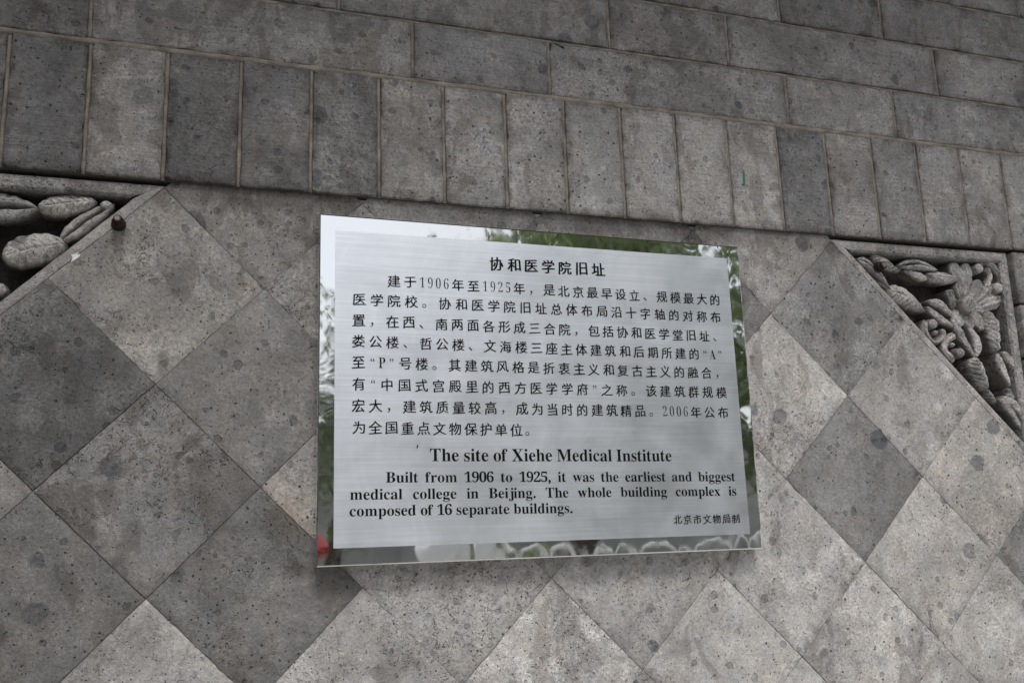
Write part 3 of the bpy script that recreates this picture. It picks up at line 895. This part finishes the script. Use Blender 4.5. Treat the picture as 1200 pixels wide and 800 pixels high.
def bold(s):
    r = []
    for ch in s:
        if 'A' <= ch <= 'Z': r.append(chr(0x1d400 + ord(ch) - 65))
        elif 'a' <= ch <= 'z': r.append(chr(0x1d41a + ord(ch) - 97))
        elif '0' <= ch <= '9': r.append(chr(0x1d7ce + ord(ch) - 48))
        else: r.append(ch)
    return r
HALF = set('0123456789ABP')
def han_line(text, xa, xb, zc0, zc1, em, off=0.0, slant=0.07, half=0.5, heavy=0.030):
    """characters centred on cells spread evenly between xa and xb; zc the middle height at either end"""
    ws = []
    for i, ch in enumerate(text):
        ws.append(half if ch in HALF else (0.62 if ch in '“”' else 1.0))
    tot = sum(ws)
    # cell pitch from first glyph's left edge to last glyph's right edge
    pitch = (xb - xa) / tot
    pos = 0; it = []
    for ch, w in zip(text, ws):
        v, f, x0, x1 = glyph(ch, off)
        if v:
            c = xa + (pos + w / 2) * pitch
            t = (c - xa) / (xb - xa); zc = zc0 + t * (zc1 - zc0)
            if ch in HALF:
                g = bold(ch)[0]; ho = -0.020 if ch.isdigit() else -0.009; v, f, x0, x1 = glyph(g, ho)
                sx = em * 0.84; sz = em * 1.16
                x = c - (x0 + x1) / 2 * sx; z = zc - 0.33 * sz
                it.append((g, x, z, sx, sz, 0.0, ho))
            elif ch in '，。、':
                x = c - em * 0.5; it.append((ch, x, zc - 0.36 * em, em, em, 0, off))
            elif ch in '“”':
                sx = em * .8; x = c - (x0 + x1) / 2 * sx; it.append((ch, x, zc - 0.36 * em, sx, em, 0, off))
            else:
                hgt = [q[1] for q in v]; zm = (min(hgt) + max(hgt)) / 2
                x = c - (x0 + x1) / 2 * em
                jz = random.uniform(-.01, .01)
                ex, ez = em * random.uniform(.97, 1.02), em * random.uniform(.97, 1.02)
                z = zc - (zm + slant * (x0 + x1) / 2 + jz) * em
                it.append((ch, x - heavy * em / 2, z, ex, ez, slant, off))
                it.append((ch, x + heavy * em / 2, z - heavy * em * .3, ex, ez, slant, off))
        pos += w
    return set_line(it)

EM = 0.0196
han_line('协和医学院旧址', 0.2490, 0.4440, 0.4362, 0.4372, 0.0228, heavy=0.055)
han_line('建于1906年至1925年，是北京最早设立、规模最大的', 0.0936, 0.6470, 0.4005, 0.3975, EM)
han_line('医学院校。协和医学院旧址总体布局沿十字轴的对称布', 0.0430, 0.6460, 0.3711, 0.3686, EM)
han_line('置，在西、南两面各形成三合院，包括协和医学堂旧址、', 0.0425, 0.6470, 0.3403, 0.3366, EM)
han_line('娄公楼、哲公楼、文海楼三座主体建筑和后期所建的“A”', 0.0422, 0.6440, 0.3102, 0.3065, EM)
han_line('至“P”号楼。其建筑风格是折衷主义和复古主义的融合，', 0.0420, 0.6460, 0.2796, 0.2765, EM)
han_line('有“中国式宫殿里的西方医学学府”之称。该建筑群规模', 0.0420, 0.6460, 0.2485, 0.2452, EM)
han_line('宏大，建筑质量较高，成为当时的建筑精品。2006年公布', 0.0420, 0.6455, 0.2182, 0.2130, EM)
han_line('为全国重点文物保护单位。', 0.0430, 0.3200, 0.1882, 0.1842, EM)
han_line('北京市文物局制', 0.5320, 0.6500, 0.0488, 0.0470, 0.0152, off=0.0, slant=0.16)

ADV = dict(zip('abcdefghijklmnopqrstuvwxyz', (.5, .556, .444, .556, .444, .333, .5, .556, .278, .333, .556, .278, .833, .556, .5, .556, .556, .444, .389, .333, .556, .5, .722, .5, .5, .444)))
ADV.update({'T': .667, 'X': .722, 'M': .944, 'I': .389, 'B': .667, ',': .25, '.': .25, ' ': .25})
for q in '0123456789': ADV[q] = .5
LSB = {'j': -.057, 'X': .016, 'T': .031}
def latin_line(text, xa, xb, z0, z1, em, sx=None):
    """justified line: word widths natural, the blanks share what is left; sx None = scale everything to fit"""
    words = text.split(' ')
    nat = [sum(ADV[c] for c in w) for w in words]
    if sx is None:
        sp = 0.25; sx = (xb - xa) / (sum(nat) + sp * (len(words) - 1)) / em
    else:
        sp = ((xb - xa) / (em * sx) - sum(nat)) / (len(words) - 1)
    x = xa; it = []
    for w, nw in zip(words, nat):
        for c, g in zip(w, bold(w)):
            z = z0 + (x - xa) / (xb - xa) * (z1 - z0)
            po = 0.022 if c in '.,' else 0.0
            v, f, gx0, gx1 = glyph(g, po)
            adv = ADV[c] * em * sx
            # centre each glyph on its advance width
            gw = (gx1 - gx0)
            xo = x + adv / 2 - (gx0 + gx1) / 2 * em * sx
            it.append((g, xo, z, em * sx, em, 0, po))
            x += adv
        x += sp * em * sx
    return set_line(it), sx
latin_line('The site of Xiehe Medical Institute', 0.1545, 0.5375, 0.1400, 0.1368, 0.0262)
_, SX = latin_line('composed of 16 separate buildings.', 0.0415, 0.3695, 0.0664, 0.0630, 0.0212)
latin_line('Built from 1906 to 1925, it was the earliest and biggest', 0.0915, 0.6465, 0.1112, 0.1050, 0.0212, SX)
latin_line('medical college in Beijing. The whole building complex is', 0.0420, 0.6468, 0.0887, 0.0826, 0.0212, SX)

# small marks: fleck of green paint, lime splash, pale chip
def fleck(name, px, py, pts, Y, mat, label, cat, sc_=0.001):
    cx, cz = at(px, py, Y)
    n = len(pts)
    vs = [(x * sc_, -0.0006, z * sc_) for x, z in pts] + [(x * sc_ * 1.08, 0.0006, z * sc_ * 1.08) for x, z in pts]
    fs = [tuple(range(n))] + [(i, (i + 1) % n, n + (i + 1) % n, n + i) for i in range(n)]
    me = mesh(name, vs, fs, False); fix_normals(me)
    o = link(name, me, mat); o.location = (cx, Y, cz)
    tag(o, label, cat)
    return o
fleck('paint_fleck', 871.5, 208, [(-1.5, -16), (1, -14), (2.2, -2), (2.5, 10), (.6, 14), (-1, 3), (-1.8, -6)], BF - .0002, M_GREENPAINT, 'short vertical fleck of green paint on an upright brick', 'paint mark')
fleck('lime_splash', 88, 302, [(-5, -7), (-2, -4), (1, -2), (5, 2), (6, 6), (2, 4), (3, 8), (-1, 5), (-5, 3), (-3, 0)], FF - .0002, M_LIME, 'white lime splash below the left carved panel frame', 'splash')
fleck('lime_splash', 1055, 766, [(-2, -9), (0, -10), (1.6, -3), (1.8, 6), (.2, 9), (-1.8, 7), (-1, 0)], FF - .0002, M_LIME, 'small white chip on the stones at lower right', 'splash')
fleck('ink_speck', 489.5, 523.5, [(-1, -2.5), (0, 0), (1, 2.5), (-.8, 2.6), (-1.2, 0)], PY - .0009, M_INK, 'tiny black speck above the English title on the plaque', 'speck')

# ------------------------------------------------------------------ the courtyard in front of the wall (what the steel reflects)
M_PAVE = simple('paving', (0.44, 0.43, 0.41), 0.9, 0, 3, 0.3, 0.002)
M_LEAF = simple('foliage', (0.13, 0.16, 0.085), 0.6, 0, 1.3, 0.6, 0.0)
_t = M_LEAF.node_tree
_tr = _t.nodes.new('ShaderNodeBsdfTranslucent'); _tr.inputs[0].default_value = (0.20, 0.27, 0.10, 1)
_mx = _t.nodes.new('ShaderNodeMixShader'); _mx.inputs[0].default_value = 0.45
_t.links.new(_t.nodes['Principled BSDF'].outputs[0], _mx.inputs[1]); _t.links.new(_tr.outputs[0], _mx.inputs[2])
_t.links.new(_mx.outputs[0], _t.nodes['Material Output'].inputs[0])
M_BARK = simple('bark', (0.09, 0.07, 0.05), 0.9, 0, 12, 0.4, 0.01)
M_WHITE = simple('white_paint', (0.8, 0.8, 0.78), 0.5, 0, 8, 0.06, 0.0)
M_RED = simple('red_cloth', (0.34, 0.02, 0.02), 0.8, 0, 8, 0.15, 0.0)
M_PLASTER = simple('pale_plaster', (0.58, 0.58, 0.56), 0.9, 0, 1.2, 0.3, 0.0)
M_GREYTILE = simple('grey_tile', (0.12, 0.12, 0.12), 0.85, 0, 30, 0.35, 0.002)
bm = bmesh.new()
bmesh.ops.create_grid(bm, x_segments=8, y_segments=8, size=150, matrix=Matrix.Translation((0, 0, GZ - 0.004)))
g = bm_obj('ground', bm, M_PAVE); g['kind'] = 'structure'

random.seed(21)
def crown_mesh(name, rx, rz, n, ls):
    vs, fs = [], []
    cl = [(Vector((random.gauss(0, .45) * rx, random.gauss(0, .45) * rx, random.gauss(0, .42) * rz)), random.uniform(.25, .5) * rx) for _ in range(26)]
    for _ in range(n):
        c, r = random.choice(cl)
        d = Vector((random.gauss(0, 1), random.gauss(0, 1), random.gauss(0, 1))).normalized() * r * random.random() ** .4
        p = c + d
        a = Vector((random.gauss(0, 1), random.gauss(0, 1), random.gauss(0, 1))).normalized()
        b_ = a.orthogonal().normalized()
        s = ls * random.uniform(.6, 1.3); i = len(vs)
        vs += [p - a * s, p + b_ * s * .45, p + a * s, p - b_ * s * .45]
        fs.append((i, i + 1, i + 2, i + 3))
    me = mesh(name, vs, fs, False); me.materials.append(M_LEAF)
    return me
CM = [crown_mesh('crown', 2.3, 1.9, 5200, .10), crown_mesh('crown', 2.0, 2.3, 5200, .10)]
def trunk_mesh(h):
    bm = bmesh.new()
    cyl(bm, 0, 0, 0, .16, .10, h, 'Z', 10)
    for q in range(5):
        a = q * 1.257; s = Vector((0, 0, h * .8)); e = Vector((math.cos(a) * 1.1, math.sin(a) * 1.1, h + 1.0))
        d = (e - s).normalized(); o_ = d.orthogonal().normalized() * .05; o2 = d.cross(o_)
        A_ = [bm.verts.new(s + o_), bm.verts.new(s + o2), bm.verts.new(s - o_), bm.verts.new(s - o2)]
        B_ = [bm.verts.new(e + o_ * .4), bm.verts.new(e + o2 * .4), bm.verts.new(e - o_ * .4), bm.verts.new(e - o2 * .4)]
        for i in range(4): bm.faces.new((A_[i], A_[(i + 1) % 4], B_[(i + 1) % 4], B_[i]))
    me = bpy.data.meshes.new('trunk'); bm.to_mesh(me); bm.free(); me.materials.append(M_BARK)
    return me
TM = trunk_mesh(2.6)
def tree(x, y, s, k, label):
    t = thing('courtyard_tree', label, 'tree', (x, y, GZ), 'trees across the courtyard')
    c = bpy.data.objects.new('crown', CM[k]); COL.objects.link(c); c.parent = t; c.location = (0, 0, 3.9)
    tr = bpy.data.objects.new('trunk', TM); COL.objects.link(tr); tr.parent = t
    t.scale = (s, s, s); t.rotation_euler[2] = x * 1.7
for x, y, s, k, l in ((5.6, -12.6, 1.34, 0, 'leafy tree opposite the plaque, nearest the open sky'),
                      (8.9, -11.2, 1.36, 1, 'taller leafy tree second from the open sky'),
                      (11.8, -8.2, 1.22, 0, 'broad leafy tree beyond the hooped fence end'),
                      (14.2, -3.8, 1.2, 1, 'leafy tree nearest the wall at the right'),
                      (2.3, -16.5, 1.0, 0, 'small leafy tree far across the courtyard'),
                      (8.0, -18.5, 1.7, 1, 'large leafy tree behind the front row'),
                      (15.0, -15.0, 1.6, 0, 'large leafy tree at the far right corner')):
    tree(x, y, s, k, l)
# made-up white hooped railing, added for white arcs in the steel; shrubs behind
rl = thing('hooped_fence', 'made-up white hooped garden fence, added for the arcs in the steel', 'fence', (0, -5.2, GZ))
bm0 = bmesh.new()
n = 14; r = 0.10
pts = [(-r, 0)] + [(-r * math.cos(PI * i / n), 1.38 + r * math.sin(PI * i / n)) for i in range(n + 1)] + [(r, 0)]
prev = None
for (x, z) in pts:
    cur = [bm0.verts.new((x * (1 + .16 * math.cos(a)), .016 * math.sin(a), z + (.016 * math.cos(a) if z > 1.38 else 0))) for a in (0, PI / 2, PI, 3 * PI / 2)]
    if prev:
        for i in range(4): bm0.faces.new((prev[i], prev[(i + 1) % 4], cur[(i + 1) % 4], cur[i]))
    prev = cur
hm = bpy.data.meshes.new('hoop'); bm0.to_mesh(hm); bm0.free(); hm.materials.append(M_WHITE)
for i in range(10):
    o = bpy.data.objects.new('hoop', hm); COL.objects.link(o); o.parent = rl; o.location = (1.95 + i * .235, 0, 0)
for i in range(5):
    hb = crown_mesh('shrub', .62, .55, 1500, .05)
    o = link('shrub', hb, None); o.location = (2.3 + i * 0.95, -6.2, GZ + .75)
    tag(o, '%s rounded green shrub behind the hooped fence, counting from the white globes' % ('first', 'second', 'third', 'fourth', 'fifth')[i], 'shrub', 'shrubs behind the hooped fence')
# made-up parasol, added for the red spot mirrored in the steel
def parasol(x, y, mat, lab):
    t = thing('parasol', lab, 'parasol', (x, y, GZ), 'parasols across the courtyard')
    bm = bmesh.new(); n = 8
    top = bm.verts.new((0, 0, 1.75)); ring_ = [bm.verts.new((.34 * math.cos(2 * PI * i / n), .34 * math.sin(2 * PI * i / n), 1.55)) for i in range(n)]
    low = [bm.verts.new((v.co.x, v.co.y, 1.46)) for v in ring_]
    for i in range(n):
        bm.faces.new((top, ring_[i], ring_[(i + 1) % n])); bm.faces.new((ring_[i], low[i], low[(i + 1) % n], ring_[(i + 1) % n]))
    bm_obj('canopy', bm, mat, t)
    bm = bmesh.new(); cyl(bm, 0, 0, 0, .018, .018, 1.74, 'Z', 8); bm_obj('pole', bm, M_WHITE, t)
    bm = bmesh.new(); cyl(bm, 0, 0, 0, .22, .18, .06, 'Z', 16); bm_obj('base', bm, M_GREYTILE, t)
parasol(0.80, -8.5, M_RED, 'made-up red parasol, added for the red spot in the steel')
def globe_standin(x, y, lab):  # plain white globes on posts, stand-ins for white hats mirrored in the steel
    t = thing('hat_globe', lab, 'globe_standin', (x, y, GZ), 'white globes standing in for mirrored hats')
    bm = bmesh.new(); bmesh.ops.create_uvsphere(bm, u_segments=16, v_segments=10, radius=.13, matrix=Matrix.Translation((0, 0, 1.42))); bm_obj('globe', bm, M_WHITE, t, True)
    bm = bmesh.new(); cyl(bm, 0, 0, 0, .03, .02, 1.30, 'Z', 10); bm_obj('post', bm, M_RUST, t)
    bm = bmesh.new(); cyl(bm, 0, 0, 0, .10, .05, .10, 'Z', 12); bm_obj('foot', bm, M_RUST, t)
globe_standin(1.52, -5.4, 'white globe on a dark post standing in for a hat, nearer the red parasol')
globe_standin(1.83, -5.4, 'white globe on a dark post standing in for a hat, nearer the hooped fence')
# unseen wall closing the courtyard, added for its tone in the steel
cw = thing('courtyard_wall', 'unseen courtyard wall with tiled coping, added for its tone in the steel', 'wall', (3, -20.5, GZ))
bm = bmesh.new(); box(bm, -16, 18, -.2, .2, 0, 3.8); bm_obj('body', bm, M_PLASTER, cw)
bm = bmesh.new(); box(bm, -16.1, 18.1, -.35, .35, 3.8, 3.95); bm_obj('coping', bm, M_GREYTILE, cw)
# unseen roof edge, added to keep sky light off the upper courses
ev_ = thing('shade_eave', 'unseen grey tiled roof edge added to shade the top of the wall', 'roof', (0, 0, 1.54))
bm = bmesh.new(); box(bm, X0 - .2, X1, -0.56, 0.26, 0.02, 0.08); bm_obj('board', bm, M_BARK, ev_)
tmx = bmesh.new(); cyl(tmx, 0, -0.64, 0.115, .045, .045, .92, 'Y', 10)
tme = bpy.data.meshes.new('tile'); tmx.to_mesh(tme); tmx.free(); tme.materials.append(M_GREYTILE)
x = X0 - .15
while x < X1:
    o = bpy.data.objects.new('tile', tme); COL.objects.link(o); o.parent = ev_; o.location = (x, 0, 0); x += .115
# unseen side wall square to this one, added to darken the left end
sw_ = thing('shade_wall', 'unseen grey brick side wall added to shade the left end of the plaque wall', 'wall', (X0 - 0.2, 0, GZ))
bm = bmesh.new(); box(bm, -0.2, 0.19, -1.9, 0.24, 0, 3.08); bm_obj('core', bm, M_BACK, sw_)
bmx = bmesh.new(); box(bmx, 0.185, 0.2, -0.2255, 0.2255, .0025, .1)
bmesh.ops.bevel(bmx, geom=bmx.edges[:], offset=.002, segments=1, affect='EDGES')
bme = bpy.data.meshes.new('brick'); bmx.to_mesh(bme); bmx.free(); bme.materials.append(M_BRICK)
for r in range(30):
    for q in range(4 if r % 2 else 4):
        y = -0.23 - q * .46 - (.23 if r % 2 else 0)
        if y < -1.9 + .2: continue
        o = bpy.data.objects.new('brick', bme); COL.objects.link(o); o.parent = sw_; o.location = (0.001, y, r * .1025)
        tt = tone(random.uniform(.19, .27), random.uniform(-.2, .3)); o.color = (*tt, 1)

for o in COL.objects:
    if o.type == 'EMPTY' and o.name.startswith('carved_panel'):
        off = o.location.copy()
        for c in o.children: c.location = c.location - off
